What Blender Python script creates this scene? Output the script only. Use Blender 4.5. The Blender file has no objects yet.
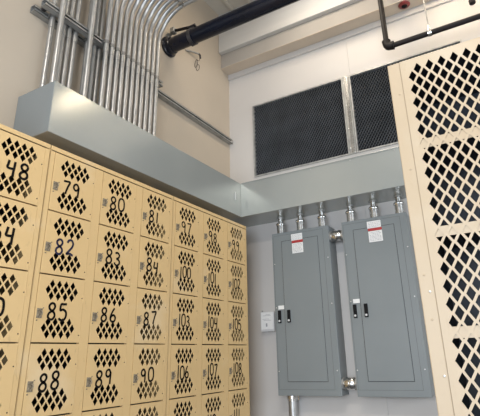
import bpy, bmesh, math, random
from mathutils import Vector, Matrix
random.seed(7)
scene = bpy.context.scene
C = scene.collection
PI = math.pi

# ------------------------------------------------------------------ layout constants (metres)
P = 0.305                 # locker column pitch
DW = 0.2492               # locker door width
R = 0.29648               # locker tier height
XW = -0.34                # left wall plane
YB = 0.29125              # back wall plane
FLOOR = -1.93
CEIL = 2.37
XR = 4.6                  # right wall plane
YF = -6.0                 # front end of the room
ZT, ZB, T = 0.40645, 0.11424, 0.300   # wireway top, bottom, depth
YE = -1.83243             # left wireway end

# ------------------------------------------------------------------ materials
def nodes_of(name):
    m = bpy.data.materials.new(name); m.use_nodes = True
    nt = m.node_tree; b = nt.nodes['Principled BSDF']
    return m, nt, b

def mat(name, col, rough=0.5, metal=0.0, var=0.0, scale=4.0, bump=0.0, bscale=60.0, col2=None, detail=4.0, spec=0.5, coat=0.0, stretch=None, rvar=0.0):
    m, nt, b = nodes_of(name)
    N, L = nt.nodes, nt.links
    b.inputs['Base Color'].default_value = (*col, 1)
    b.inputs['Roughness'].default_value = rough
    b.inputs['Metallic'].default_value = metal
    b.inputs['Specular IOR Level'].default_value = spec
    b.inputs['Coat Weight'].default_value = coat
    tc = N.new('ShaderNodeTexCoord'); src = tc.outputs['Object']
    if stretch:
        mp = N.new('ShaderNodeMapping'); mp.inputs['Scale'].default_value = stretch
        L.new(src, mp.inputs['Vector']); src = mp.outputs['Vector']
    if var > 0 or col2:
        n = N.new('ShaderNodeTexNoise'); n.inputs['Scale'].default_value = scale; n.inputs['Detail'].default_value = detail
        L.new(src, n.inputs['Vector'])
        r = N.new('ShaderNodeValToRGB')
        c2 = col2 if col2 else tuple(max(0, c * (1 - var)) for c in col)
        r.color_ramp.elements[0].position = 0.35; r.color_ramp.elements[0].color = (*c2, 1)
        r.color_ramp.elements[1].position = 0.62; r.color_ramp.elements[1].color = (*col, 1)
        L.new(n.outputs['Fac'], r.inputs['Fac']); L.new(r.outputs['Color'], b.inputs['Base Color'])
        if rvar:
            mr = N.new('ShaderNodeMapRange'); mr.inputs['To Min'].default_value = rough - rvar; mr.inputs['To Max'].default_value = rough + rvar
            L.new(n.outputs['Fac'], mr.inputs['Value']); L.new(mr.outputs['Result'], b.inputs['Roughness'])
    if bump > 0:
        n2 = N.new('ShaderNodeTexNoise'); n2.inputs['Scale'].default_value = bscale; n2.inputs['Detail'].default_value = 3
        L.new(src, n2.inputs['Vector'])
        bp = N.new('ShaderNodeBump'); bp.inputs['Strength'].default_value = bump; bp.inputs['Distance'].default_value = 0.002
        L.new(n2.outputs['Fac'], bp.inputs['Height']); L.new(bp.outputs['Normal'], b.inputs['Normal'])
    return m

def worn_paint(name, col, worn, dirt, rough):
    """enamel paint with pale rubbed patches and small dark scuffs"""
    m, nt, b = nodes_of(name); N, L = nt.nodes, nt.links
    tc = N.new('ShaderNodeTexCoord')
    geo = N.new('ShaderNodeNewGeometry')
    n1 = N.new('ShaderNodeTexNoise'); n1.inputs['Scale'].default_value = 2.1; n1.inputs['Detail'].default_value = 5; n1.inputs['Roughness'].default_value = .6
    L.new(geo.outputs['Position'], n1.inputs['Vector'])
    r1 = N.new('ShaderNodeValToRGB'); r1.color_ramp.elements[0].position = .56; r1.color_ramp.elements[1].position = .74
    r1.color_ramp.elements[0].color = (0, 0, 0, 1); r1.color_ramp.elements[1].color = (.75, .75, .75, 1)
    L.new(n1.outputs['Fac'], r1.inputs['Fac'])
    mx = N.new('ShaderNodeMix'); mx.data_type = 'RGBA'
    mx.inputs['A'].default_value = (*col, 1); mx.inputs['B'].default_value = (*worn, 1)
    L.new(r1.outputs['Color'], mx.inputs['Factor'])
    n2 = N.new('ShaderNodeTexNoise'); n2.inputs['Scale'].default_value = 38; n2.inputs['Detail'].default_value = 6; n2.inputs['Roughness'].default_value = .7
    mp = N.new('ShaderNodeMapping'); mp.inputs['Scale'].default_value = (1, 1, .35)
    L.new(geo.outputs['Position'], mp.inputs['Vector']); L.new(mp.outputs['Vector'], n2.inputs['Vector'])
    r2 = N.new('ShaderNodeValToRGB'); r2.color_ramp.elements[0].position = .60; r2.color_ramp.elements[1].position = .78
    r2.color_ramp.elements[0].color = (0, 0, 0, 1); r2.color_ramp.elements[1].color = (.55, .55, .55, 1)
    L.new(n2.outputs['Fac'], r2.inputs['Fac'])
    mx2 = N.new('ShaderNodeMix'); mx2.data_type = 'RGBA'; mx2.inputs['B'].default_value = (*dirt, 1)
    L.new(mx.outputs['Result'], mx2.inputs['A']); L.new(r2.outputs['Color'], mx2.inputs['Factor'])
    L.new(mx2.outputs['Result'], b.inputs['Base Color'])
    b.inputs['Roughness'].default_value = rough
    bp = N.new('ShaderNodeBump'); bp.inputs['Strength'].default_value = .12; bp.inputs['Distance'].default_value = .002
    n3 = N.new('ShaderNodeTexNoise'); n3.inputs['Scale'].default_value = 14
    L.new(geo.outputs['Position'], n3.inputs['Vector']); L.new(n3.outputs['Fac'], bp.inputs['Height']); L.new(bp.outputs['Normal'], b.inputs['Normal'])
    return m

M = {}
M['locker'] = worn_paint('locker_enamel', (.70, .49, .235), (.75, .60, .39), (.30, .19, .09), .42)
M['locker_in'] = mat('locker_inside_shade', (.013, .010, .008), .6, var=.3)  # near-black colour stands in for shade inside the tan lockers
M['locker_r'] = worn_paint('cream_locker_enamel', (.52, .405, .27), (.58, .485, .355), (.42, .31, .19), .42)
M['locker_r_in'] = mat('cream_locker_inside_shade', (.03, .034, .045), .5, var=.35, scale=9)  # grey interior darkened to paint in the shade behind the vents
M['marker'] = mat('black_marker', (.012, .01, .009), .9, var=.4, scale=40, spec=.1)
M['marker_blue'] = mat('faded_marker', (.035, .033, .07), .9, var=.5, scale=40, spec=.1)
M['latch'] = mat('latch_metal', (.33, .27, .185), .7, .0, var=.6, scale=90, bump=.4, bscale=200)
M['rivet'] = mat('dark_rivet', (.12, .085, .05), .5, .4)
M['wall_l'] = mat('cream_wall_paint', (.49, .42, .335), .7, var=.07, scale=1.4, bump=.12, bscale=35)
M['wall_b'] = mat('off_white_wall_paint', (.57, .545, .52), .5, var=.05, scale=1.3, bump=.08, bscale=25)
M['beam'] = mat('pale_beam_paint', (.64, .63, .61), .7, var=.08, scale=2.2, bump=.1, bscale=30, stretch=(.4, 3, 3))
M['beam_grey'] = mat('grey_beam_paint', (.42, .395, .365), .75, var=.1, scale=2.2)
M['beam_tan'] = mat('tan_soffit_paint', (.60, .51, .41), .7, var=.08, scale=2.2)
M['ceil'] = mat('ceiling_board', (.56, .52, .45), .8, var=.1, scale=2)
M['floor'] = mat('concrete_floor', (.06, .06, .063), .6, var=.25, scale=1.5, bump=.2)
M['trough'] = mat('wireway_enamel', (.43, .455, .44), .20, .40, var=.05, scale=2.0, bump=.10, bscale=7, rvar=.03)
M['trough_in'] = mat('wireway_shadow_side', (.385, .405, .385), .3)
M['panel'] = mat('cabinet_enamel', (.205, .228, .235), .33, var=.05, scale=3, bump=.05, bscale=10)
M['galv'] = mat('galvanised_steel', (.52, .515, .50), .36, .75, var=.25, scale=14, bump=.15, bscale=50, stretch=(3, 3, .6))
M['galv_matte'] = mat('dull_galvanised_steel', (.40, .40, .385), .45, .5, var=.3, scale=12)
M['steel_dark'] = mat('dark_steel', (.075, .07, .072), .5, .5, var=.3, scale=30)
M['strap'] = mat('strap_steel', (.30, .295, .28), .4, .7, var=.4, scale=30)
M['bright'] = mat('bright_zinc', (.72, .72, .71), .22, .95, var=.3, scale=30, stretch=(1, 1, 3))
M['black_pipe'] = mat('black_pipe_paint', (.007, .009, .018), .25, var=.3, scale=6, spec=.35)
M['iron_pipe'] = mat('black_iron_pipe', (.011, .008, .008), .55, .0, var=.3, scale=8, spec=.3)
M['mesh'] = mat('expanded_metal', (.05, .055, .062), .5, .2, var=.45, scale=6)
M['void'] = mat('dark_void', (.010, .011, .014), .9, var=.2)
M['frame'] = mat('grille_frame_zinc', (.42, .42, .41), .45, .4, var=.3, scale=20)
M['red'] = mat('red_plastic', (.22, .03, .028), .4, var=.15)
M['white'] = mat('white_plastic', (.62, .62, .62), .45, var=.05)
M['label'] = mat('label_paper', (.78, .78, .77), .5, var=.04, scale=30)
M['label_red'] = mat('label_red_band', (.42, .03, .03), .5, var=.1, scale=40)
M['ink'] = mat('label_ink', (.36, .36, .38), .6, var=.1)
M['black'] = mat('black_plastic', (.005, .005, .006), .7, spec=.2, var=.1)
M['seam'] = mat('cabinet_seam', (.10, .11, .115), .5, var=.1)
M['screw'] = mat('screw_zinc', (.75, .75, .74), .3, .8, var=.1)
M['lampbody'] = mat('lamp_housing', (.7, .7, .68), .4, var=.03)

# ------------------------------------------------------------------ mesh helpers
def mk(name, bm, m, parent=None, smooth=False):
    me = bpy.data.meshes.new(name); bm.normal_update(); bm.to_mesh(me); bm.free()
    o = bpy.data.objects.new(name, me); C.objects.link(o)
    ms = m if isinstance(m, (list, tuple)) else [m]
    for x in ms: me.materials.append(M[x])
    if smooth:
        for p in me.polygons: p.use_smooth = True
        try:
            me.set_sharp_from_angle(angle=math.radians(38))
        except Exception:
            pass
    if parent is not None: o.parent = parent
    return o

def box(bm, a, b, bevel=0.0, mi=0):
    x0, y0, z0 = [min(a[i], b[i]) for i in range(3)]; x1, y1, z1 = [max(a[i], b[i]) for i in range(3)]
    vs = [bm.verts.new(v) for v in ((x0,y0,z0),(x1,y0,z0),(x1,y1,z0),(x0,y1,z0),(x0,y0,z1),(x1,y0,z1),(x1,y1,z1),(x0,y1,z1))]
    fs = [bm.faces.new([vs[i] for i in f]) for f in ((0,3,2,1),(4,5,6,7),(0,1,5,4),(1,2,6,5),(2,3,7,6),(3,0,4,7))]
    for f in fs: f.material_index = mi
    if bevel > 0:
        es = list({e for f in fs for e in f.edges})
        bmesh.ops.bevel(bm, geom=es, offset=bevel, segments=2, affect='EDGES', profile=.5)
    return fs

def nb(): return bmesh.new()
def boxobj(name, a, b, m, parent=None, bevel=0.0):
    bm = nb(); box(bm, a, b, bevel); return mk(name, bm, m, parent)

def tube(bm, pts, r, seg=14, caps=True, mi=0):
    """round tube along a polyline with parallel-transported rings"""
    pts = [Vector(p) for p in pts]; n = len(pts)
    rs = r if isinstance(r, (list, tuple)) else [r] * n
    tang = []
    for i in range(n):
        a = pts[max(0, i-1)]; b = pts[min(n-1, i+1)]
        t = (b - a)
        if t.length < 1e-9: t = tang[-1] if tang else Vector((0,0,1))
        tang.append(t.normalized())
    up = Vector((0, 1, 0)) if abs(tang[0].y) < .9 else Vector((1, 0, 0))
    u = tang[0].cross(up).normalized()
    rings = []
    for i in range(n):
        t = tang[i]; u = (u - t * u.dot(t)).normalized(); w = t.cross(u)
        rings.append([bm.verts.new(pts[i] + (u * math.cos(2*PI*k/seg) + w * math.sin(2*PI*k/seg)) * rs[i]) for k in range(seg)])
    for i in range(n-1):
        for k in range(seg):
            f = bm.faces.new((rings[i][k], rings[i][(k+1)%seg], rings[i+1][(k+1)%seg], rings[i+1][k])); f.material_index = mi
    if caps:
        f = bm.faces.new(list(reversed(rings[0]))); f.material_index = mi
        f = bm.faces.new(rings[-1]); f.material_index = mi

def lathe(bm, origin, axis, prof, seg=20):
    """prof = [(distance along axis, radius)]"""
    o = Vector(origin); a = Vector(axis).normalized()
    pts = []; rr = []
    u = a.cross(Vector((0,1,0)) if abs(a.y) < .9 else Vector((1,0,0))).normalized(); w = a.cross(u)
    rings = []
    for d, r in prof:
        rings.append([bm.verts.new(o + a*d + (u*math.cos(2*PI*k/seg) + w*math.sin(2*PI*k/seg))*max(r, 1e-5)) for k in range(seg)])
    for i in range(len(rings)-1):
        for k in range(seg):
            bm.faces.new((rings[i][k], rings[i][(k+1)%seg], rings[i+1][(k+1)%seg], rings[i+1][k]))
    bm.faces.new(list(reversed(rings[0]))); bm.faces.new(rings[-1])

def tag(o, label=None, cat=None, group=None, kind=None):
    if label: o['label'] = label
    if cat: o['category'] = cat
    if group: o['group'] = group
    if kind: o['kind'] = kind
    return o

def thing(name, loc, label, cat, group=None):
    o = bpy.data.objects.new(name, None); C.objects.link(o); o.location = loc
    o.empty_display_size = .1
    return tag(o, label, cat, group)

def part(name, bm, m, root, smooth=False, parent=None):
    """mesh built in world coordinates, parented so it stays put"""
    o = mk(name, bm, m, None, smooth)
    p = parent if parent is not None else root
    off = Vector(p.location)
    q = p.parent
    while q is not None: off += Vector(q.location); q = q.parent
    o.data.transform(Matrix.Translation(-off)); o.parent = p
    return o

def structure(name, bm, m): return tag(mk(name, bm, m), kind='structure')

# ------------------------------------------------------------------ the room
bm = nb(); box(bm, (XW-.15, YF, FLOOR-.1), (XR+.15, YB+1.0, FLOOR)); structure('floor', bm, 'floor')
bm = nb(); box(bm, (XW-.15, YF, FLOOR), (XW, YB+.12, CEIL)); structure('wall_left', bm, 'wall_l')
bm = nb(); box(bm, (XR, YF, FLOOR), (XR+.15, YB+.12, CEIL)); structure('wall_right', bm, 'wall_b')
bm = nb(); box(bm, (XW-.15, YF, CEIL), (XR+.15, YB+1.0, CEIL+.1)); structure('ceiling', bm, 'ceil')
# battens running along the ceiling boards
for i, x in enumerate((-.18, .02, .22, .42, .62)):
    bm = nb(); box(bm, (x, YF, CEIL-.018), (x+.035, YB-.2, CEIL), .003)
    structure('trim_%d' % (10+i), bm, 'ceil')
# back wall with the long grille opening
GX0, GX1, GZ0, GZ1 = -.070, 1.815, .568, 1.304
bm = nb()
box(bm, (XW, YB, FLOOR), (.9085, YB+.12, GZ0)); box(bm, (.9115, YB, FLOOR), (XR, YB+.12, GZ0))
box(bm, (.9085, YB+.004, FLOOR), (.9115, YB+.12, GZ0))
box(bm, (XW, YB, GZ1), (.9085, YB+.12, CEIL)); box(bm, (.9115, YB, GZ1), (XR, YB+.12, CEIL)); box(bm, (.9085, YB+.004, GZ1), (.9115, YB+.12, CEIL))
box(bm, (XW, YB, GZ0), (GX0, YB+.12, GZ1)); box(bm, (GX1, YB, GZ0), (XR, YB+.12, GZ1))
structure('wall_back', bm, 'wall_b')
# chase behind the grille, coloured near black to stand for unlit space
bm = nb()
for a, b in (((GX0, GZ0), (GX0+.002, GZ1)), ((GX1-.002, GZ0), (GX1, GZ1)), ((GX0, GZ0), (GX1, GZ0+.002)), ((GX0, GZ1-.002), (GX1, GZ1))):
    box(bm, (a[0], YB+.0205, a[1]), (b[0], YB+.1195, b[1]))  # dark lining paints shade onto the reveals of the opening
box(bm, (GX0-.1, YB+.62, GZ0-.1), (GX1+.1, YB+.66, GZ1+.1))
box(bm, (GX0-.1, YB+.12, GZ0-.1), (GX0-.06, YB+.62, GZ1+.1)); box(bm, (GX1+.06, YB+.12, GZ0-.1), (GX1+.1, YB+.62, GZ1+.1))
box(bm, (GX0-.1, YB+.12, GZ1+.06), (GX1+.1, YB+.62, GZ1+.1)); box(bm, (GX0-.1, YB+.12, GZ0-.1), (GX1+.1, YB+.62, GZ0-.06))
structure('wall_chase', bm, 'void')
# stepped beam across the top of the back wall
bm = nb(); box(bm, (XW, YB-.02, 1.688), (XR, YB, 1.748), .002); structure('trim_1', bm, 'wall_b')
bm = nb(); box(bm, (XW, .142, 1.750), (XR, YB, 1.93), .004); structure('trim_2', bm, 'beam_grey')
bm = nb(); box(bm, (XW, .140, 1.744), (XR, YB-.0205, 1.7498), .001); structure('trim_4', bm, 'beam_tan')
bm = nb(); box(bm, (XW, .098, 1.908), (XR, YB, CEIL), .006); structure('trim_3', bm, 'beam')

# ------------------------------------------------------------------ grilles in the back wall
def grille(x0, x1, label):
    t = thing('wall_grille', (x0, YB, GZ0), label, 'grille', 'expanded metal grilles above the wireway')
    bm = nb(); y0, y1 = YB-.012, YB+.02; w = .012
    box(bm, (x0, y0, GZ0), (x0+w, y1, GZ1), .001); box(bm, (x1-w, y0, GZ0), (x1, y1, GZ1), .001)
    box(bm, (x0+w, y0, GZ0), (x1-w, y1, GZ0+w), .001); box(bm, (x0+w, y0, GZ1-w), (x1-w, y1, GZ1), .001)
    part('grille_frame', bm, 'frame', t)
    bm = nb(); X0, X1, Z0, Z1 = x0+w, x1-w, GZ0+w, GZ1-w
    px, sl = .0250, .62; hw = .0028; H = Z1-Z0; run = H*sl
    yy = YB+.008
    for s in (1, -1):
        k = -int(run/px)-1
        while X0 + k*px < X1 + run:
            xa = X0 + k*px
            # line x = xa + s*sl*(z-Z0) (s=1)  or  x = xa - sl*(z-Z0)
            z_a, z_b = Z0, Z1
            f = lambda z: xa + s*sl*(z-Z0)
            # clip
            t0, t1 = 0.0, H
            lo, hi = (X0-xa)/(s*sl), (X1-xa)/(s*sl)
            if lo > hi: lo, hi = hi, lo
            t0, t1 = max(t0, lo), min(t1, hi)
            if t1 > t0 + .004:
                a = Vector((xa+s*sl*t0, yy, Z0+t0)); b = Vector((xa+s*sl*t1, yy, Z0+t1))
                d = (b-a).normalized(); n = Vector((d.z, 0, -d.x))*hw; dy = Vector((0, .0025, 0)); tilt = Vector((0, .0016*s, 0))
                q = [a+n-dy+tilt, a-n-dy-tilt, b-n-dy-tilt, b+n-dy+tilt]; q2 = [p+2*dy for p in q]
                v = [bm.verts.new(p) for p in q+q2]
                for fc in ((0,1,2,3),(7,6,5,4),(0,4,5,1),(1,5,6,2),(2,6,7,3),(3,7,4,0)): bm.faces.new([v[i] for i in fc])
            k += 1
    part('wire_mesh', bm, 'mesh', t)
    return t
grille(GX0, .838, 'dark expanded metal grille beside the room corner, left of the galvanized mullion')
grille(.898, GX1, 'dark expanded metal grille right of the galvanized mullion, partly behind the cream locker')
t = thing('grille_mullion', (.868, YB, GZ0), 'upright galvanized channel between the two dark wall grilles', 'mullion')
bm = nb(); box(bm, (.840, YB-.016, GZ0), (.896, YB+.02, GZ1), .002); part('channel', bm, 'galv_matte', t)
bm = nb(); box(bm, (.861, YB-.024, GZ0+.005), (.889, YB-.016, GZ1-.005), .002)
part('cover_strip', bm, 'bright', t)
for z in (.62, .80, 1.02, 1.24):
    bm = nb(); lathe(bm, (.851, YB-.016, z), (0, -1, 0), [(0, .005), (.002, .005), (.003, .002)], 8); part('screw', bm, 'screw', t)

# ------------------------------------------------------------------ vented locker doors
def holed_plate(name, w, z_top, z_bot, holes, hx, hz, th, m):
    """flat plate in the u/v plane (u along +x, v along +y of a 2D curve) with rhombic holes"""
    cu = bpy.data.curves.new(name, 'CURVE'); cu.dimensions = '2D'; cu.fill_mode = 'BOTH'; cu.extrude = th/2
    def sp(pts):
        s = cu.splines.new('POLY'); s.points.add(len(pts)-1)
        for i, (a, b) in enumerate(pts): s.points[i].co = (a, b, 0, 1)
        s.use_cyclic_u = True
    sp([(0, z_bot), (w, z_bot), (w, z_top), (0, z_top)])
    for (a, b) in holes:
        c = .10
        sp([(a-hx, b), (a-hx*c*.5, b+hz*(1-c*.5)), (a+hx*c*.5, b+hz*(1-c*.5)), (a+hx, b), (a+hx*c*.5, b-hz*(1-c*.5)), (a-hx*c*.5, b-hz*(1-c*.5))])
    o = bpy.data.objects.new(name, cu); C.objects.link(o)
    dg = bpy.context.evaluated_depsgraph_get()
    me = bpy.data.meshes.new_from_object(o.evaluated_get(dg))
    bpy.data.objects.remove(o); bpy.data.curves.remove(cu)
    me.name = name; me.materials.clear(); me.materials.append(M[m])
    return me

holes = []
for v in (-.0375, -.0900, -.2040, -.2555): holes += [(.0705+.0372*k, v) for k in range(4)]
for v in (-.0640, -.2300): holes += [(.0520+.0372*k, v) for k in range(5)]
DH = R - .0065
door_me = holed_plate('locker_door', DW, 0.0, -DH, holes, .0140, .0210, .0016, 'locker')
door_me.transform(Matrix(((0,0,1,-.0008),(1,0,0,0),(0,1,0,0),(0,0,0,1))))   # u->y, v->z, thickness->x
bmd = nb(); bmd.from_mesh(door_me)   # returned flanges round the edge
for a, b in (((-.016, 0, -DH), (-.0016, .0012, 0)), ((-.016, DW-.0012, -DH), (-.0016, DW, 0)),
             ((-.016, .0012, -.0012), (-.0016, DW-.0012, 0)), ((-.016, .0012, -DH), (-.0016, DW-.0012, -DH+.0012))):
    box(bmd, a, b)
bmd.to_mesh(door_me); bmd.free()

def latch_mesh():
    bm = nb()
    box(bm, (0, .008, -.190), (.0025, .034, -.148), .001)
    box(bm, (.0025, .012, -.182), (.006, .018, -.156), .001)
    tube(bm, [(.002, .024, -.160), (.014, .025, -.160), (.017, .025, -.168), (.014, .025, -.176), (.002, .024, -.176)], .0024, 8)
    lathe(bm, (.0, .029, -.153), (1, 0, 0), [(0, .004), (.004, .004), (.0055, .002)], 10)
    lathe(bm, (.0, .012, -.199), (1, 0, 0), [(0, .003), (.003, .003), (.004, .001)], 8)
    lathe(bm, (.0, .038, -.146), (1, 0, 0), [(0, .0025), (.003, .0025), (.004, .001)], 8)
    me = bpy.data.meshes.new('latch'); bm.to_mesh(me); bm.free(); me.materials.append(M['latch']); return me
latch_me = latch_mesh()
def hinge_mesh():
    bm = nb()
    tube(bm, [(-.0005, DW+.0004, -.018), (-.0005, DW+.0004, .018)], .0022, 8)
    lathe(bm, (-.0016, DW-.008, 0), (1, 0, 0), [(0, .0030), (.0030, .0030), (.004, .001)], 8, )
    for i, f in enumerate(bm.faces): f.material_index = 0 if i < 10 else 1
    me = bpy.data.meshes.new('hinge'); bm.to_mesh(me); bm.free(); me.materials.append(M['locker']); me.materials.append(M['rivet']); return me
hinge_me = hinge_mesh()

DIG = {
 '0': [[(.45,1),(.12,.85),(.02,.5),(.15,.1),(.5,0),(.88,.15),(.98,.5),(.85,.88),(.45,1)]],
 '1': [[(.55,1),(.52,.7),(.48,.35),(.45,0)]],
 '2': [[(.1,.78),(.25,.95),(.6,1),(.85,.8),(.75,.55),(.4,.28),(.1,.05),(.5,.1),(.95,.0)]],
 '3': [[(.12,.92),(.5,1),(.85,.82),(.7,.6),(.4,.52),(.8,.42),(.92,.2),(.6,.0),(.2,.05),(.05,.2)]],
 '4': [[(.2,1),(.12,.7),(.08,.48),(.45,.45),(.85,.5)],[(.85,1),(.82,.6),(.78,.3),(.76,-.08)]],
 '5': [[(.9,1),(.5,.98),(.2,.96),(.15,.6),(.5,.65),(.88,.5),(.9,.2),(.6,0),(.2,.03),(.05,.12)]],
 '6': [[(.7,1),(.4,.75),(.12,.4),(.1,.15),(.4,0),(.8,.06),(.92,.3),(.65,.48),(.3,.42),(.12,.25)]],
 '7': [[(.05,.95),(.5,.97),(.95,.98),(.75,.65),(.55,.3),(.42,0)]],
 '8': [[(.5,.52),(.2,.66),(.14,.85),(.4,1),(.72,.97),(.86,.8),(.72,.62),(.5,.52),(.16,.36),(.08,.15),(.35,0),(.7,.03),(.9,.22),(.8,.42),(.5,.52)]],
 '9': [[(.85,.78),(.6,1),(.22,.94),(.1,.7),(.35,.52),(.7,.58),(.87,.8),(.85,.45),(.82,.0)]],
}
def catmull(p, n=5):
    out = []
    for i in range(len(p)-1):
        a = p[max(0, i-1)]; b = p[i]; c = p[i+1]; d = p[min(len(p)-1, i+2)]
        for k in range(n):
            t = k/n
            out.append(tuple(.5*((2*b[j]) + (-a[j]+c[j])*t + (2*a[j]-5*b[j]+4*c[j]-d[j])*t*t + (-a[j]+3*b[j]-3*c[j]+d[j])*t**3) for j in (0, 1)))
    out.append(p[-1]); return out
def stroke(bm, pts, hw, x=.0009):
    n = len(pts); L_, R_ = [], []
    for i in range(n):
        a = pts[max(0, i-1)]; b = pts[min(n-1, i+1)]
        dx, dy = b[0]-a[0], b[1]-a[1]; l = math.hypot(dx, dy) or 1e-6
        nx, ny = -dy/l*hw, dx/l*hw
        L_.append(bm.verts.new((x, pts[i][0]+nx, pts[i][1]+ny))); R_.append(bm.verts.new((x, pts[i][0]-nx, pts[i][1]-ny)))
    for i in range(n-1): bm.faces.new((L_[i], R_[i], R_[i+1], L_[i+1]))
def number_bm(num, thick=.0031, rnd=None):
    s = str(num); bm = nb(); rnd = rnd or random.Random(num)
    if len(s) == 2: w, gap, u0, h = .041, .017, .062, .070
    else: w, gap, u0, h = .036, .009, .062, .072
    if s[0] == '1' and len(s) == 3: u = u0 - .004
    else: u = u0
    if num == 48: h, w, gap, u = .072, .045, .016, .078
    k = 0
    for ch in s:
        cw = w*.55 if ch == '1' else w
        dv = rnd.uniform(-.006, .004); sc = rnd.uniform(.92, 1.05)
        base = -.189 + dv
        for pl in DIG[ch]:
            pts = [(u + a*cw*sc, base + b*h*sc + a*cw*.0) for a, b in catmull(pl)]
            stroke(bm, pts, thick, x=.0009+k*.0002); k += 1
        u += cw + gap
    return bm

def locker_bank(y0, ncol, numbers, label, group='tan box lockers along the left wall', unnumbered=()):
    """front plane x = 0; columns start at y0 and run towards +y"""
    y1 = y0 + ncol*P
    t = thing('locker_bank', (0, y0, FLOOR), label, 'lockers', group)
    m = (P-DW)/2; g = .0022; rows = 6; zt = .028; zb = -rows*R-.03
    bm = nb()
    xb = XW+.012
    # stiles
    for c in range(ncol+1):
        a = y0 + c*P - m + .0012 if c > 0 else y0 + .0004
        b = y0 + c*P + m - g if c < ncol else y1 - .0004
        box(bm, (-.020, a, zb), (-.0010, b, .0012), .0008)
    box(bm, (-.0035, y0+.0015, .0058), (-.0005, y1-.0015, zt), .002)     # head rail
    box(bm, (-.020, y0+.0015, zb-.0), (-.0010, y1-.0015, -rows*R-.002), .0008)
    box(bm, (xb, y0+.0015, zt-.0015), (-.0015, y1-.0015, zt))             # top sheet
    box(bm, (xb, y0+.0015, FLOOR), (-.012, y1-.0015, zb), .001)         # plinth
    box(bm, (xb, y0+.0015, zb), (-.001, y0+.0030, zt)); box(bm, (xb, y1-.0030, zb), (-.001, y1-.0015, zt))
    part('locker_body', bm, 'locker', t)
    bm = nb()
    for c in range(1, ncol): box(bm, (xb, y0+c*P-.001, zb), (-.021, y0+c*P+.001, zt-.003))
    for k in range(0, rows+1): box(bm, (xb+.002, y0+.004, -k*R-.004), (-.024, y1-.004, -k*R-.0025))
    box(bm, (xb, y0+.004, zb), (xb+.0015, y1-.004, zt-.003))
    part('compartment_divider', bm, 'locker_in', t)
    for c in range(ncol):
        for r in range(rows):
            d = bpy.data.objects.new('locker_door', door_me); C.objects.link(d); d.parent = t
            d.location = (0, c*P + m, -r*R - FLOOR)
            l = bpy.data.objects.new('latch', latch_me); C.objects.link(l); l.parent = d
            for v in (-.088, -.258):
                h = bpy.data.objects.new('hinge', hinge_me); C.objects.link(h); h.parent = d; h.location = (0, 0, v)
            n = numbers(c, r)
            if n is not None:
                o = mk('number', number_bm(n, .0058 if n in (48, 54, 60) else .0053 if n < 97 else .0050), 'marker_blue' if n == 82 else 'marker')
                o.parent = d
                o['label'] = 'hand-painted black number %d' % n
    return t
G = .0016
locker_bank(-7*P-G-2*P, 3, lambda c, r: [None, 47, 48][c]+6*r if c > 1 else None, 'tan vented lockers at the left edge of the photo, numbered 48 on top')
locker_bank(-6*P, 3, lambda c, r: 79+c+3*r, 'tan vented lockers numbered 79, 80 and 81 on top, between two other banks')
locker_bank(-3*P, 3, lambda c, r: 97+c+3*r, 'tan vented lockers numbered 97, 98 and 99 on top, nearest the back wall')

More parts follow.
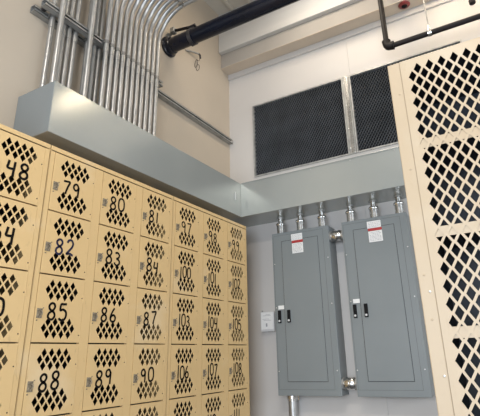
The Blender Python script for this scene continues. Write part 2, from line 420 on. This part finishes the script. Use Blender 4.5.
# ------------------------------------------------------------------ cream locker on the right
def cream_locker():
    yf = -1.613; x0, x1 = 1.577, 2.06; zt = .0215; depth = .38
    t = thing('vented_locker', (x0, yf, FLOOR), 'tall cream locker with full diamond-vented door at the right edge', 'locker')
    xd0, xd1 = 1.6215, 2.015
    bm = nb()
    box(bm, (x0, yf+.001, FLOOR), (xd0-.0006, yf+.022, zt), .003)
    box(bm, (xd1+.0006, yf+.001, FLOOR), (x1, yf+.022, zt), .003)
    box(bm, (xd0-.0006, yf+.001, .0155), (xd1+.0006, yf+.022, zt), .001)
    box(bm, (xd0-.0006, yf+.001, FLOOR), (xd1+.0006, yf+.022, FLOOR+.08), .001)
    box(bm, (x0, yf+.022, FLOOR), (x0+.0015, yf+depth, zt)); box(bm, (x1-.0015, yf+.022, FLOOR), (x1, yf+depth, zt))
    box(bm, (x0, yf+.022, zt-.0015), (x1, yf+depth, zt)); box(bm, (x0, yf+depth, FLOOR), (x1, yf+depth+.0015, zt))
    part('locker_body', bm, 'locker_r', t)
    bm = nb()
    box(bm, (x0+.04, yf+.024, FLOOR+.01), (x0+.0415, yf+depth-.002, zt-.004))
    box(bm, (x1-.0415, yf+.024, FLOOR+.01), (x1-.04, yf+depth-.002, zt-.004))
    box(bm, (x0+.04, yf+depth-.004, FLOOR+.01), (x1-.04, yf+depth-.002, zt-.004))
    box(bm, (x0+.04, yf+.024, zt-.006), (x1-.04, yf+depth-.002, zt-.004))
    part('shade_liner', bm, 'locker_r_in', t)  # added dark sheets, interior shade painted over the bare locker body
    hs = []; zb = FLOOR + .085
    nrow = int((zt-.03 - zb)/.0525)
    for k in range(nrow):
        zc = -.0262 - .0525*k
        if zc - .03 > zb: hs += [(1.6792-xd0+.0404*i, zc-zb) for i in range(8)]
        zc -= .0262
        if zc - .03 > zb: hs += [(1.6590-xd0+.0404*i, zc-zb) for i in range(9)]
    me = holed_plate('locker_door', xd1-xd0, .0148-zb, 0, hs, .0136, .0222, .0016, 'locker_r')
    me.transform(Matrix(((1,0,0,0),(0,0,-1,0),(0,1,0,0),(0,0,0,1))))
    d = bpy.data.objects.new('locker_door', me); C.objects.link(d); d.parent = t
    d.location = (xd0-x0, 0, zb-FLOOR)
    for zc in (-.3135, -.618, -.920, -1.222, -1.52):
        bm = nb(); box(bm, (xd0+.003, yf+.0025, zc-.0165), (xd1-.003, yf+.006, zc+.0165), .0006)
        sh = part('shelf_lip', bm, 'locker_r', t)
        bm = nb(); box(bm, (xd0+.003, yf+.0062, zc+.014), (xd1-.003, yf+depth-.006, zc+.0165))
        part('shelf', bm, 'locker_r_in', t)  # shelf plate coloured dark as shade, lip keeps the cream enamel
    for x, z in ((1.606, -.798), (1.610, -1.037), (1.606, -.107), (1.604, -.395), (1.597, -.747), (1.6, -.88)):
        bm = nb(); lathe(bm, (x, yf+.001, z), (0, -1, 0), [(0, .0035), (.0015, .0035), (.0025, .0015)], 12)
        part('screw', bm, 'screw' if z in (-.798, -1.037) else 'locker_r', t, smooth=True)
    return t
cream_locker()

# ------------------------------------------------------------------ painted wireways
def wireway(name, a, b, label, group, seams, axis):
    t = thing(name, (a[0], a[1], a[2]), label, 'wireway', group)
    bm = nb(); box(bm, a, b, .0022); part('duct', bm, 'trough', t)
    return t
w1 = wireway('wireway', (XW+.001, YE, ZB), (XW+T, YB-T-.0005, ZT), 'light grey sheet-metal wireway over the tan lockers on the left wall', 'grey wireways', (), 1)
w2 = wireway('wireway', (XW+.001, YB-T, ZB), (2.6, YB-.001, ZT), 'light grey sheet-metal wireway under the dark grilles on the back wall', 'grey wireways', (), 0)
# end cap lip, top lip and screws
bm = nb(); box(bm, (XW+.002, YE-.0016, ZB+.002), (XW+T-.002, YE, ZT-.002), .0006); part('shaded_end_cap', bm, 'panel', w1)  # darker cabinet colour stands in for the end's weaker reflections
bm = nb(); box(bm, (-.036, YB-T-.0045, ZT-.006), (2.6, YB-T-.0002, ZT+.0015), .0008); part('top_lip', bm, 'trough', w2)
for x in (.60, .92, 1.25):
    bm = nb(); lathe(bm, (x, YB-T, ZT-.018), (0, -1, 0), [(0, .005), (.002, .005), (.0035, .002)], 10); part('screw', bm, 'galv_matte', w2)
bm = nb(); box(bm, (XW+T, -.108, .235), (XW+T+.006, -.096, .305), .002)  # white bar painting a reflected highlight near the corner
part('painted_glint', bm, 'white', w1)

# ------------------------------------------------------------------ panelboards
def panelboard(x0, x1, label, lab_x):
    yf, z0, z1 = .141, -1.243, -.031; yb = YB-.0015
    t = thing('electrical_panel', (x0, yf, z0), label, 'electrical panel', 'grey electrical panels on the back wall')
    bm = nb(); box(bm, (x0+.002, yf+.012, z0+.002), (x1-.002, yb, z1-.002), .002); part('enclosure', bm, 'panel', t)
    bm = nb(); box(bm, (x0, yf, z0), (x1, yf+.013, z1), .002); part('front_cover', bm, 'panel', t)
    dx0, dx1, dz0, dz1 = x0+.084, x1-.092, z0+.092, z1-.072
    bm = nb()
    # raised door with a dark reveal round it
    box(bm, (dx0+.003, yf-.004, dz0+.003), (dx1-.003, yf, dz1-.003), .0012); d = part('door', bm, 'panel', t)
    bm = nb(); w = .0022
    for a, b in (((dx0, dz0), (dx0+w, dz1)), ((dx1-w, dz0), (dx1, dz1)), ((dx0, dz0), (dx1, dz0+w)), ((dx0, dz1-w), (dx1, dz1))):
        box(bm, (a[0], yf-.0006, a[1]), (b[0], yf+.0002, b[1]))
    part('gasket', bm, 'black', t)
    bm = nb(); w = .0018; ax0, ax1, az0, az1 = x0+.010, x1-.046, z0+.040, z1-.022
    for a, b in (((ax0, az0), (ax0+w, az1)), ((ax1-w, az0), (ax1, az1)), ((ax0, az0), (ax1, az0+w)), ((ax0, az1-w), (ax1, az1))):
        box(bm, (a[0], yf-.0008, a[1]), (b[0], yf+.0002, b[1]))
    part('cover_seam', bm, 'seam', t)
    for hx, py, par in ((x0+.042, yf, t), (x0+.123, yf-.004, t)):
        bm = nb(); box(bm, (hx-.0125, py-.012, -.735), (hx+.0125, py, -.643), .003); h = part('handle', bm, 'black', t)
        bm = nb(); lathe(bm, (hx, py-.012, -.720), (0, -1, 0), [(0, .0080), (.002, .0080), (.003, .005)], 12); part('keyhole', bm, 'white', t, parent=h)
    bm = nb(); box(bm, (x0+.034, yf-.0055, -.634), (x0+.082, yf-.0045, -.606)); box(bm, (x0+.034, yf-.0045, -.634), (x0+.082, yf, -.606)); part('nameplate', bm, 'label', t)
    lx0, lx1 = lab_x
    ytop = yf-.001
    bm = nb(); box(bm, (lx0, yf-.0052, -.112), (lx1, yf-.0012, -.060), .0); s = part('sticker', bm, 'label', t)
    bm = nb(); box(bm, (lx0+.004, yf-.0054, -.215), (lx1+.003, yf-.0012, -.135), .0); s = part('sticker', bm, 'label', t)
    bm = nb(); box(bm, (lx0+.003, yf-.0058, -.133), (lx1+.004, yf-.0012, -.113), .0); s2 = part('warning_band', bm, 'label_red', t)
    bm = nb(); rr = random.Random(3)
    for z in (-.145, -.155, -.165, -.175, -.184, -.194, -.204):
        u = lx0+.012
        while u < lx1-.012:
            l = rr.uniform(.006, .018); box(bm, (u, yf-.0058, z-.0016), (min(u+l, lx1-.006), yf-.0054, z+.0016)); u += l+.004
    part('fine_print', bm, 'ink', t, parent=s)
    bm = nb(); rr = random.Random(4)
    for z in (-.072, -.083, -.094, -.103):
        u = lx0+.01
        while u < lx1-.012:
            l = rr.uniform(.006, .018); box(bm, (u, yf-.0056, z-.0012), (min(u+l, lx1-.006), yf-.0052, z+.0012)); u += l+.006
    part('fine_print', bm, 'ink', t, parent=s)
    for sx in (x0+.016, x1-.020):
        for sz in (z0+.165, z1-.25, -.62):
            bm = nb(); lathe(bm, (sx, yf, sz), (0, -1, 0), [(0, .0042), (.0015, .0042), (.003, .002)], 12); part('screw', bm, 'screw', t)
    return t
pA = panelboard(.158, .648, 'grey electrical panel with white and red sticker, left of the pair', (.333, .428))
pB = panelboard(.757, 1.238, 'grey electrical panel with white and red sticker, right of the pair, beside cream locker', (.952, 1.053))
bm = nb(); lathe(bm, (.300, .19, -1.243), (0, 0, -1), [(0, .010), (.012, .010), (.014, .006), (.03, .006)], 10); part('drain_plug', bm, 'bright', pA)

# conduit stubs between wireway and panels
for i, (x, lab) in enumerate(((.213, 'leftmost short zinc conduit from wireway down into the left electrical panel'),
                              (.392, 'middle short zinc conduit from wireway down into the left electrical panel'),
                              (.580, 'rightmost short zinc conduit from wireway down into the left electrical panel'),
                              (.816, 'leftmost short zinc conduit from wireway down into the right electrical panel'),
                              (.998, 'middle short zinc conduit from wireway down into the right electrical panel'),
                              (1.186, 'rightmost short zinc conduit above the right panel, beside the cream locker'))):
    y = .202; z0 = -.031
    t = thing('conduit_stub', (x, y, z0), lab, 'conduit', 'short conduits between wireway and panels')
    L_ = ZB - z0
    bm = nb(); lathe(bm, (x, y, z0), (0, 0, 1), [(0, .0325), (L_*.62, .0325), (L_*.62, .020), (L_, .020)], 24); part('pipe', bm, 'bright', t, True)
    bm = nb(); lathe(bm, (x, y, z0+L_*.52), (0, 0, 1), [(0, .036), (.004, .039), (.014, .039), (.018, .036)], 24); part('compression_ring', bm, 'bright', t, True)
    bm = nb(); lathe(bm, (x, y, ZB-.012), (0, 0, 1), [(0, .028), (.0118, .028)], 8); part('locknut', bm, 'galv_matte', t)
# nipples joining the two panels
for z, r, lab in ((-.116, .039, 'upper zinc pipe nipple joining the two grey electrical panels'), (-1.165, .038, 'lower zinc pipe nipple joining the two grey electrical panels')):
    y = .184; x0, x1 = .6485, .7565
    t = thing('conduit_nipple', (x0, y, z), lab, 'conduit', 'nipples between the panels')
    bm = nb(); lathe(bm, (x0, y, z), (1, 0, 0), [(0, r*.86), (x1-x0, r*.86)], 24); part('pipe', bm, 'bright', t, True)
    bm = nb(); lathe(bm, (x0+.022, y, z), (1, 0, 0), [(0, r), (.003, r*1.06), (.028, r*1.06), (.030, r), (.034, r), (.036, r*1.06), (.060, r*1.06), (.063, r)], 24); part('coupling', bm, 'bright', t, True)
    bm = nb(); lathe(bm, (x0+.0005, y, z), (1, 0, 0), [(0, r*1.12), (.010, r*1.12)], 8)
    part('locknut', bm, 'galv_matte', t)
    bm = nb(); lathe(bm, (x1-.0105, y, z), (1, 0, 0), [(0, r*1.12), (.010, r*1.12)], 8); part('locknut', bm, 'galv_matte', t)
# conduit from the left panel to the floor
t = thing('floor_conduit', (.228, .235, FLOOR), 'zinc conduit running down from the bottom of the left electrical panel', 'conduit')
bm = nb(); tube(bm, [(.228, .235, FLOOR), (.228, .235, -1.2432)], .0340, 24); part('pipe', bm, 'galv', t, True)
bm = nb(); lathe(bm, (.228, .235, -1.2434), (0, 0, -1), [(0, .040), (.03, .040), (.034, .036), (.04, .036)], 24); part('compression_ring', bm, 'bright', t, True)
# low-voltage box
t = thing('junction_box', (-.030, YB, -.785), 'small white wall box beside the left electrical panel', 'box')
bm = nb(); box(bm, (-.030, YB-.045, -.785), (.092, YB-.001, -.632), .004); part('case', bm, 'white', t)
bm = nb(); box(bm, (-.024, YB-.050, -.770), (.086, YB-.045, -.638), .002); c = part('cover', bm, 'label', t)
bm = nb(); lathe(bm, (-.034, YB-.0505+.049, -.622), (0, -1, 0), [(0, .007), (.004, .007), (.006, .003)], 10); part('screw', bm, 'galv_matte', t)
bm = nb()
for z, a, b in ((-.655, .02, .06), (-.663, -.005, .065), (-.690, -.01, .05), (-.70, .0, .07)): box(bm, (a, YB-.0506, z-.0012), (b, YB-.050, z+.0012))
box(bm, (.020, YB-.052, -.748), (.034, YB-.050, -.722), .0008)
part('fine_print', bm, 'ink', t, parent=c)

# ------------------------------------------------------------------ strut channels on the left wall
def strut_bm(y0, y1, xo, zc, s=.041, flat=.0025, lip=.0135):
    bm = nb(); z0, z1 = zc-s/2, zc+s/2; xb, xf = XW+xo, XW+xo+s
    box(bm, (xb, y0, z0), (xb+flat, y1, z1)); box(bm, (xb, y0, z0), (xf, y1, z0+flat)); box(bm, (xb, y0, z1-flat), (xf, y1, z1))
    box(bm, (xf-flat, y0, z0), (xf, y1, z0+lip)); box(bm, (xf-flat, y0, z1-lip), (xf, y1, z1))
    return bm
t = thing('strut_channel', (XW, -1.85, .985), 'long slotted steel channel fixed flat to the left wall, reaching the room corner', 'strut')
part('channel', strut_bm(-1.85, YB-.012, .001, .985), 'galv_matte', t)
bm = nb()
for y in (-.3, .18): lathe(bm, (XW+.002, y, .985), (1, 0, 0), [(0, .009), (.03, .009), (.031, .005), (.044, .005)], 8)
part('bolt', bm, 'steel_dark', t)
t = thing('strut_channel', (XW+.075, -1.84, 1.0), 'short slotted steel channel holding the front row of conduits', 'strut')
part('channel', strut_bm(-1.835, -.815, .075, 1.003), 'galv_matte', t)
bm = nb()
for y in (-1.80, -1.25, -.868): box(bm, (XW+.043, y-.012, .99), (XW+.0745, y+.012, 1.014), .002)
part('spacer', bm, 'steel_dark', t)

# ------------------------------------------------------------------ conduits on the left wall
ORD = ['first', 'second', 'third', 'fourth', 'fifth', 'sixth', 'seventh', 'eighth', 'ninth', 'tenth', 'eleventh', 'twelfth']
def arc(x0, z0, Rb, z_start_dir, n=10):
    return [(x0 + Rb - Rb*math.cos(a), z0 + Rb*math.sin(a)) for a in [PI/2*k/n for k in range(n+1)]]
def conduit(y, xo, r, bend, label, group, zbend=1.30, strap_z=None, coup_z=None, mt='galv'):
    x = XW + xo
    t = thing('conduit', (x, y, ZT), label, 'conduit', group)
    pts = [(x, y, ZT+.0005)]
    z = ZT + .2
    while z < (zbend if bend else CEIL) - .1: pts.append((x, y, z)); z += .35
    if bend:
        Rb = .27
        pts += [(a, y, b) for a, b in arc(x, zbend, Rb, 0)]
        xe = .62; pts += [(.25, y, zbend+Rb), (xe-.1, y, zbend+Rb)]
        # turn up to the ceiling
        pts += [(xe-.1 + .1*math.sin(a), y, zbend+Rb+.1-.1*math.cos(a)) for a in (PI/8, PI/4, 3*PI/8, PI/2)]
        pts += [(xe, y, CEIL-.001)]
    else: pts.append((x, y, CEIL-.001))
    bm = nb(); tube(bm, pts, r, 14); part('pipe', bm, mt, t, True)
    if coup_z is not None:
        bm = nb(); lathe(bm, (x, y, coup_z-.028), (0, 0, 1), [(0, r*1.02), (.001, r*1.16), (.055, r*1.16), (.056, r*1.02)], 14)
        part('coupling', bm, 'galv', t, True)
    if bend:
        bm = nb(); lathe(bm, (-.01, y, zbend+.27), (1, 0, 0), [(0, r*1.02), (.001, r*1.2), (.05, r*1.2), (.051, r*1.02)], 14)
        part('coupling', bm, 'bright', t, True)
    if strap_z is not None:
        bm = nb()
        # two-piece strut strap round the pipe with a bolted ear
        n = 12; ri, ro = r*1.02, r*1.16
        ring_i, ring_o = [], []
        for k in range(n+1):
            a = -PI/2 + PI*k/n*1.0
            for (rad, lst) in ((ri, ring_i), (ro, ring_o)):
                lst.append((x + rad*math.cos(a), y + rad*math.sin(a)))
        for h0, h1 in ((strap_z-.012, strap_z+.012),):
            for k in range(n):
                c = [ring_i[k], ring_i[k+1], ring_o[k+1], ring_o[k]]
                v = [bm.verts.new((p[0], p[1], h0)) for p in c] + [bm.verts.new((p[0], p[1], h1)) for p in c]
                for f in ((0,3,2,1),(4,5,6,7),(0,1,5,4),(1,2,6,5),(2,3,7,6),(3,0,4,7)): bm.faces.new([v[i] for i in f])
        box(bm, (x-r, y-r-.007, strap_z-.014), (x+.006, y-r*.98, strap_z+.012), .0)
        tube(bm, [(x+.002, y-r-.006, strap_z-.002), (x+.002, y-r+.001, strap_z-.002)], .006, 6)
        part('strap', bm, 'strap', t)
    return t
N = 11
for k in range(N):
    y = -.908 - .0483*k
    nm = 'galvanized conduit, %s from the right in the dense front row above the wireway' % ORD[k] if k else 'rightmost galvanized conduit of the dense front row, bending out from the wall'
    conduit(y, .133, .0158, True, nm, 'galvanized conduits rising from the wireway', strap_z=1.0, coup_z=.955 if k % 2 else .945)
conduit(-1.520, .134, .0170, True, 'lone galvanized conduit passing in front of the slotted channel, among thinner ones', 'galvanized conduits rising from the wireway')
conduit(-1.735, .134, .0170, True, 'second galvanized conduit from the left, passing in front of the slotted channel', 'galvanized conduits rising from the wireway')
for k, y in enumerate([-1.742, -1.662, -1.622, -1.578, -1.480, -1.424, -1.384][::-1]):
    i = 6-k
    nm = ['leftmost galvanized conduit above the wireway end'] + ['galvanized conduit behind the slotted channel, %s from the left in the rear row' % ORD[j] for j in range(1, 7)]
    conduit([-1.742, -1.662, -1.622, -1.578, -1.480, -1.424, -1.384][i], .0590, .0155, False, nm[i], 'galvanized conduits rising from the wireway', strap_z=.985, coup_z=.93)

# ------------------------------------------------------------------ big black pipe
PY, PZ, PR = -.649, 1.494, .061
t = thing('black_pipe', (XW, PY, PZ), 'thick black pipe running from the left wall across under the ceiling', 'pipe')
bm = nb(); tube(bm, [(XW+.001, PY, PZ), (.5, PY, PZ), (2, PY, PZ), (XR-.001, PY, PZ)], PR, 32); part('pipe', bm, 'black_pipe', t, True)
bm = nb(); lathe(bm, (XW+.001, PY, PZ), (1, 0, 0), [(0, .088), (.014, .088), (.018, .080), (.03, .072), (.05, .070), (.055, PR)], 28); part('flange', bm, 'black_pipe', t, True)
t = thing('pipe_clamp', (-.085, PY, PZ), 'ring clamp with bolts and sway brace arm round the thick black pipe', 'clamp')
bm = nb(); n = 28
for k in range(n):
    a0, a1 = 2*PI*k/n, 2*PI*(k+1)/n
    c = [(math.cos(a)*r, math.sin(a)*r) for a, r in ((a0, PR+.0006), (a1, PR+.0006), (a1, PR+.0075), (a0, PR+.0075))]
    v = [bm.verts.new((-.100, PY+p[0], PZ+p[1])) for p in c] + [bm.verts.new((-.070, PY+p[0], PZ+p[1])) for p in c]
    for f in ((0,3,2,1),(4,5,6,7),(0,1,5,4),(1,2,6,5),(2,3,7,6),(3,0,4,7)): bm.faces.new([v[i] for i in f])
part('ring', bm, 'steel_dark', t)
bm = nb()
box(bm, (-.105, PY-.022, PZ+PR+.006), (-.065, PY+.022, PZ+PR+.026), .002); box(bm, (-.120, PY-.03, PZ+PR+.026), (-.045, PY+.008, PZ+PR+.034), .001)
for xx in (-.112, -.054): lathe(bm, (xx, PY-.014, PZ+PR+.034), (0, 0, 1), [(0, .009), (.010, .009)], 6)
box(bm, (-.092, PY-.012, PZ-PR-.024), (-.078, PY+.012, PZ-PR-.006), .001)
part('bolt_ear', bm, 'steel_dark', t)
bm = nb(); tube(bm, [(-.275, PY-.02, PZ+PR+.062), (-.10, PY-.012, PZ+PR+.034)], .0125, 12); part('brace_arm', bm, 'iron_pipe', t, True)
bm = nb(); box(bm, (-.290, PY-.045, PZ+PR+.040), (-.250, PY+.005, PZ+PR+.085), .004)
tube(bm, [(XW+.002, PY+.0, PZ+PR+.052), (-.27, PY-.018, PZ+PR+.062)], .015, 12)
lathe(bm, (XW+.001, PY+.0, PZ+PR+.052), (1, 0, 0), [(0, .030), (.008, .030), (.01, .022)], 8)
part('wall_fitting', bm, 'galv_matte', t)
# small hook and wire on the wall
t = thing('wall_hook', (XW, -.25, 1.63), 'small rod hook with a loop of wire on the cream wall beneath the black pipe', 'hook')
bm = nb(); tube(bm, [(XW+.001, -.420, 1.612), (XW+.025, -.35, 1.630), (XW+.045, -.285, 1.640)], .0085, 10); part('rod', bm, 'galv_matte', t, True)
bm = nb(); tube(bm, [(XW+.043, -.290, 1.642), (XW+.050, -.272, 1.632), (XW+.052, -.268, 1.600)], .009, 8); part('tip', bm, 'steel_dark', t, True)
bm = nb()
def loop(cy, cz, ry, rz, x=XW+.012, n=16, ph=0): return [(x+.01*math.sin(2*PI*k/n+ph), cy+ry*math.cos(2*PI*k/n), cz+rz*math.sin(2*PI*k/n)) for k in range(n+1)]
tube(bm, loop(-.275, 1.555, .016, .038), .0022, 6); tube(bm, loop(-.252, 1.525, .012, .030, ph=1), .0022, 6)
tube(bm, [(XW+.052, -.268, 1.602), (XW+.03, -.262, 1.585), (XW+.015, -.272, 1.59)], .002, 6)
part('wire', bm, 'steel_dark', t)

# ------------------------------------------------------------------ sprinkler pipe
SY = -.009
t = thing('sprinkler_pipe', (1.305, SY, 1.247), 'black iron pipe dropping from the ceiling and turning right with an elbow', 'pipe')
bm = nb(); tube(bm, [(1.308, SY, CEIL-.001), (1.305, SY, 1.285)], .0205, 18); tube(bm, [(1.34, SY, 1.247), (XR-.001, SY, 1.247)], .0205, 18); part('pipe', bm, 'iron_pipe', t, True)
bm = nb(); pts = [(1.305, SY, 1.302), (1.305, SY, 1.277)] + [(1.305+.028-.028*math.cos(a), SY, 1.277-.028*math.sin(a)) for a in (PI/8, PI/4, 3*PI/8, PI/2)] + [(1.358, SY, 1.247)]
tube(bm, pts, [.034, .031, .031, .032, .032, .031, .034], 18); part('elbow', bm, 'iron_pipe', t, True)
t = thing('pipe_hanger', (1.622, SY, 1.247), 'thin threaded rod with a ring hanger holding the black sprinkler pipe', 'hanger')
bm = nb(); tube(bm, [(1.622, SY, 1.285), (1.622, SY, CEIL-.001)], .0055, 10); part('rod', bm, 'galv_matte', t, True)
bm = nb(); lathe(bm, (1.622, SY, 1.269), (0, 0, 1), [(0, .015), (.02, .014), (.022, .009), (.045, .009)], 12); n = 20
for k in range(n):
    a0, a1 = 2*PI*k/n, 2*PI*(k+1)/n
    c = [(math.cos(a)*r, math.sin(a)*r) for a, r in ((a0, .0210), (a1, .0210), (a1, .0250), (a0, .0250))]
    v = [bm.verts.new((1.608, SY+p[0], 1.247+p[1])) for p in c] + [bm.verts.new((1.636, SY+p[0], 1.247+p[1])) for p in c]
    for f in ((0,3,2,1),(4,5,6,7),(0,1,5,4),(1,2,6,5),(2,3,7,6),(3,0,4,7)): bm.faces.new([v[i] for i in f])
part('ring', bm, 'bright', t, True)
# stub drop by the right edge
t = thing('pipe_drop', (1.937, SY, 1.372), 'short black capped pipe end at the top right corner of the photo', 'pipe')
bm = nb(); tube(bm, [(1.937, SY, 1.392), (1.937, SY, CEIL-.001)], .0165, 14); part('pipe', bm, 'iron_pipe', t, True)
bm = nb(); lathe(bm, (1.937, SY, 1.366), (0, 0, 1), [(0, .012), (.006, .022), (.034, .023), (.036, .018)], 14); part('cap', bm, 'iron_pipe', t, True)
# red sounder under the beam
t = thing('fire_alarm', (1.452, .205, 1.750), 'red round fire alarm fixed beneath the pale ceiling beam', 'alarm')
bm = nb(); lathe(bm, (1.455, .192, 1.7435), (0, 0, -1), [(0, .044), (.006, .048), (.010, .046), (.018, .034), (.020, .022)], 28); part('housing', bm, 'red', t, True)
bm = nb(); lathe(bm, (1.455, .192, 1.7235), (0, 0, -1), [(0, .024), (.006, .018), (.008, .008)], 20); part('lens', bm, 'black', t, True)

# ------------------------------------------------------------------ lights
def area(name, loc, target, sx, sy, power, col, spread=PI):
    l = bpy.data.lights.new(name, 'AREA'); l.shape = 'RECTANGLE'; l.size = sx; l.size_y = sy; l.energy = power; l.color = col; l.spread = spread
    o = bpy.data.objects.new(name, l); C.objects.link(o); o.location = loc
    d = Vector(target) - Vector(loc); o.rotation_euler = d.to_track_quat('-Z', 'Y').to_euler(); return o
def lamp(x, y, z, lx, ly, power, col, label):
    t = thing('ceiling_light', (x, y, z), label, 'light', 'ceiling lights')
    bm = nb(); box(bm, (x-lx/2-.02, y-ly/2-.02, z), (x+lx/2+.02, y+ly/2+.02, z+.06), .004); part('housing', bm, 'lampbody', t)
    area('lamp_light', (x, y, z-.004), (x, y, z-1), lx, ly, power, col)
WARM = (1, .80, .56)
def emitter(name, col, strength):
    m = bpy.data.materials.new(name); m.use_nodes = True; nt = m.node_tree; nt.nodes.clear()
    e = nt.nodes.new('ShaderNodeEmission'); e.inputs['Color'].default_value = (*col, 1); e.inputs['Strength'].default_value = strength
    o = nt.nodes.new('ShaderNodeOutputMaterial'); nt.links.new(e.outputs[0], o.inputs['Surface']); M[name] = m
emitter('tube_glow', WARM, 42)
# bare tube lamp hung by the right end of the back wall
LX0, LX1, LY, LZ = 1.62, 2.26, -.20, 1.80
t = thing('tube_lamp', (LX0, LY, LZ), 'bare tube lamp hanging above the right end of the back wall', 'light')
bm = nb(); tube(bm, [(LX0, LY, LZ), (LX1, LY, LZ)], .022, 14); part('tube', bm, 'tube_glow', t, True)
bm = nb(); box(bm, (LX0-.03, LY-.03, LZ-.03), (LX0-.001, LY+.03, LZ+.09), .004); box(bm, (LX1+.001, LY-.03, LZ-.03), (LX1+.03, LY+.03, LZ+.09), .004)
box(bm, (LX0-.03, LY-.03, LZ+.09), (LX1+.03, LY+.03, LZ+.12), .004); part('housing', bm, 'lampbody', t)
bm = nb(); tube(bm, [(1.94, LY, LZ+.12), (1.94, LY, CEIL-.001)], .008, 8); part('stem', bm, 'lampbody', t)
lamp(.85, -.85, 2.22, .3, 1.1, 27, (1, .86, .68), 'strip light on the ceiling in the middle of the room')
lamp(1.9, -4.1, 2.22, 1.2, .30, 84, (1, .93, .84), 'strip light on the ceiling behind the camera')
# daylight from the open front of the room plus an added fill light at the right wall
area('door_daylight', (1.8, YF+.2, -.8), (.7, 0, -.9), 3.0, 1.9, 165, (.80, .89, 1.0))
area('side_fill', (XR-.02, -1.9, -.5), (0, -1.9, -.7), 3.0, 1.3, 92, (.86, .93, 1.0))  # added to brighten cabinet sides and lockers, no window modelled here

w = bpy.data.worlds.new('World'); scene.world = w; w.use_nodes = True
bg = w.node_tree.nodes['Background']; bg.inputs['Color'].default_value = (.82, .90, 1.0, 1); bg.inputs['Strength'].default_value = .4

# ------------------------------------------------------------------ camera
f_px, yaw, pitch, roll = 458.838, .50677, .3441, -.03158
fwd = Vector((-math.sin(yaw)*math.cos(pitch), math.cos(yaw)*math.cos(pitch), math.sin(pitch)))
r0 = Vector((math.cos(yaw), math.sin(yaw), 0)); u0 = r0.cross(fwd)
rt = r0*math.cos(roll) + u0*math.sin(roll); up = -r0*math.sin(roll) + u0*math.cos(roll)
cam = bpy.data.cameras.new('camera'); co = bpy.data.objects.new('camera', cam); C.objects.link(co)
mw = Matrix(((rt.x, up.x, -fwd.x, 1.8493), (rt.y, up.y, -fwd.y, -3.10436), (rt.z, up.z, -fwd.z, -.96805), (0, 0, 0, 1)))
co.matrix_world = mw
cam.sensor_fit = 'HORIZONTAL'; cam.sensor_width = 36; cam.lens = f_px*36/480
cam.shift_x = (240-258.678)/480; cam.shift_y = -(208-191.728)/480
cam.clip_start = .02
scene.camera = co

vs = scene.view_settings
vs.view_transform = 'Standard'; vs.look = 'None'; vs.gamma = 1; vs.use_curve_mapping = False
vs.exposure = 0.06
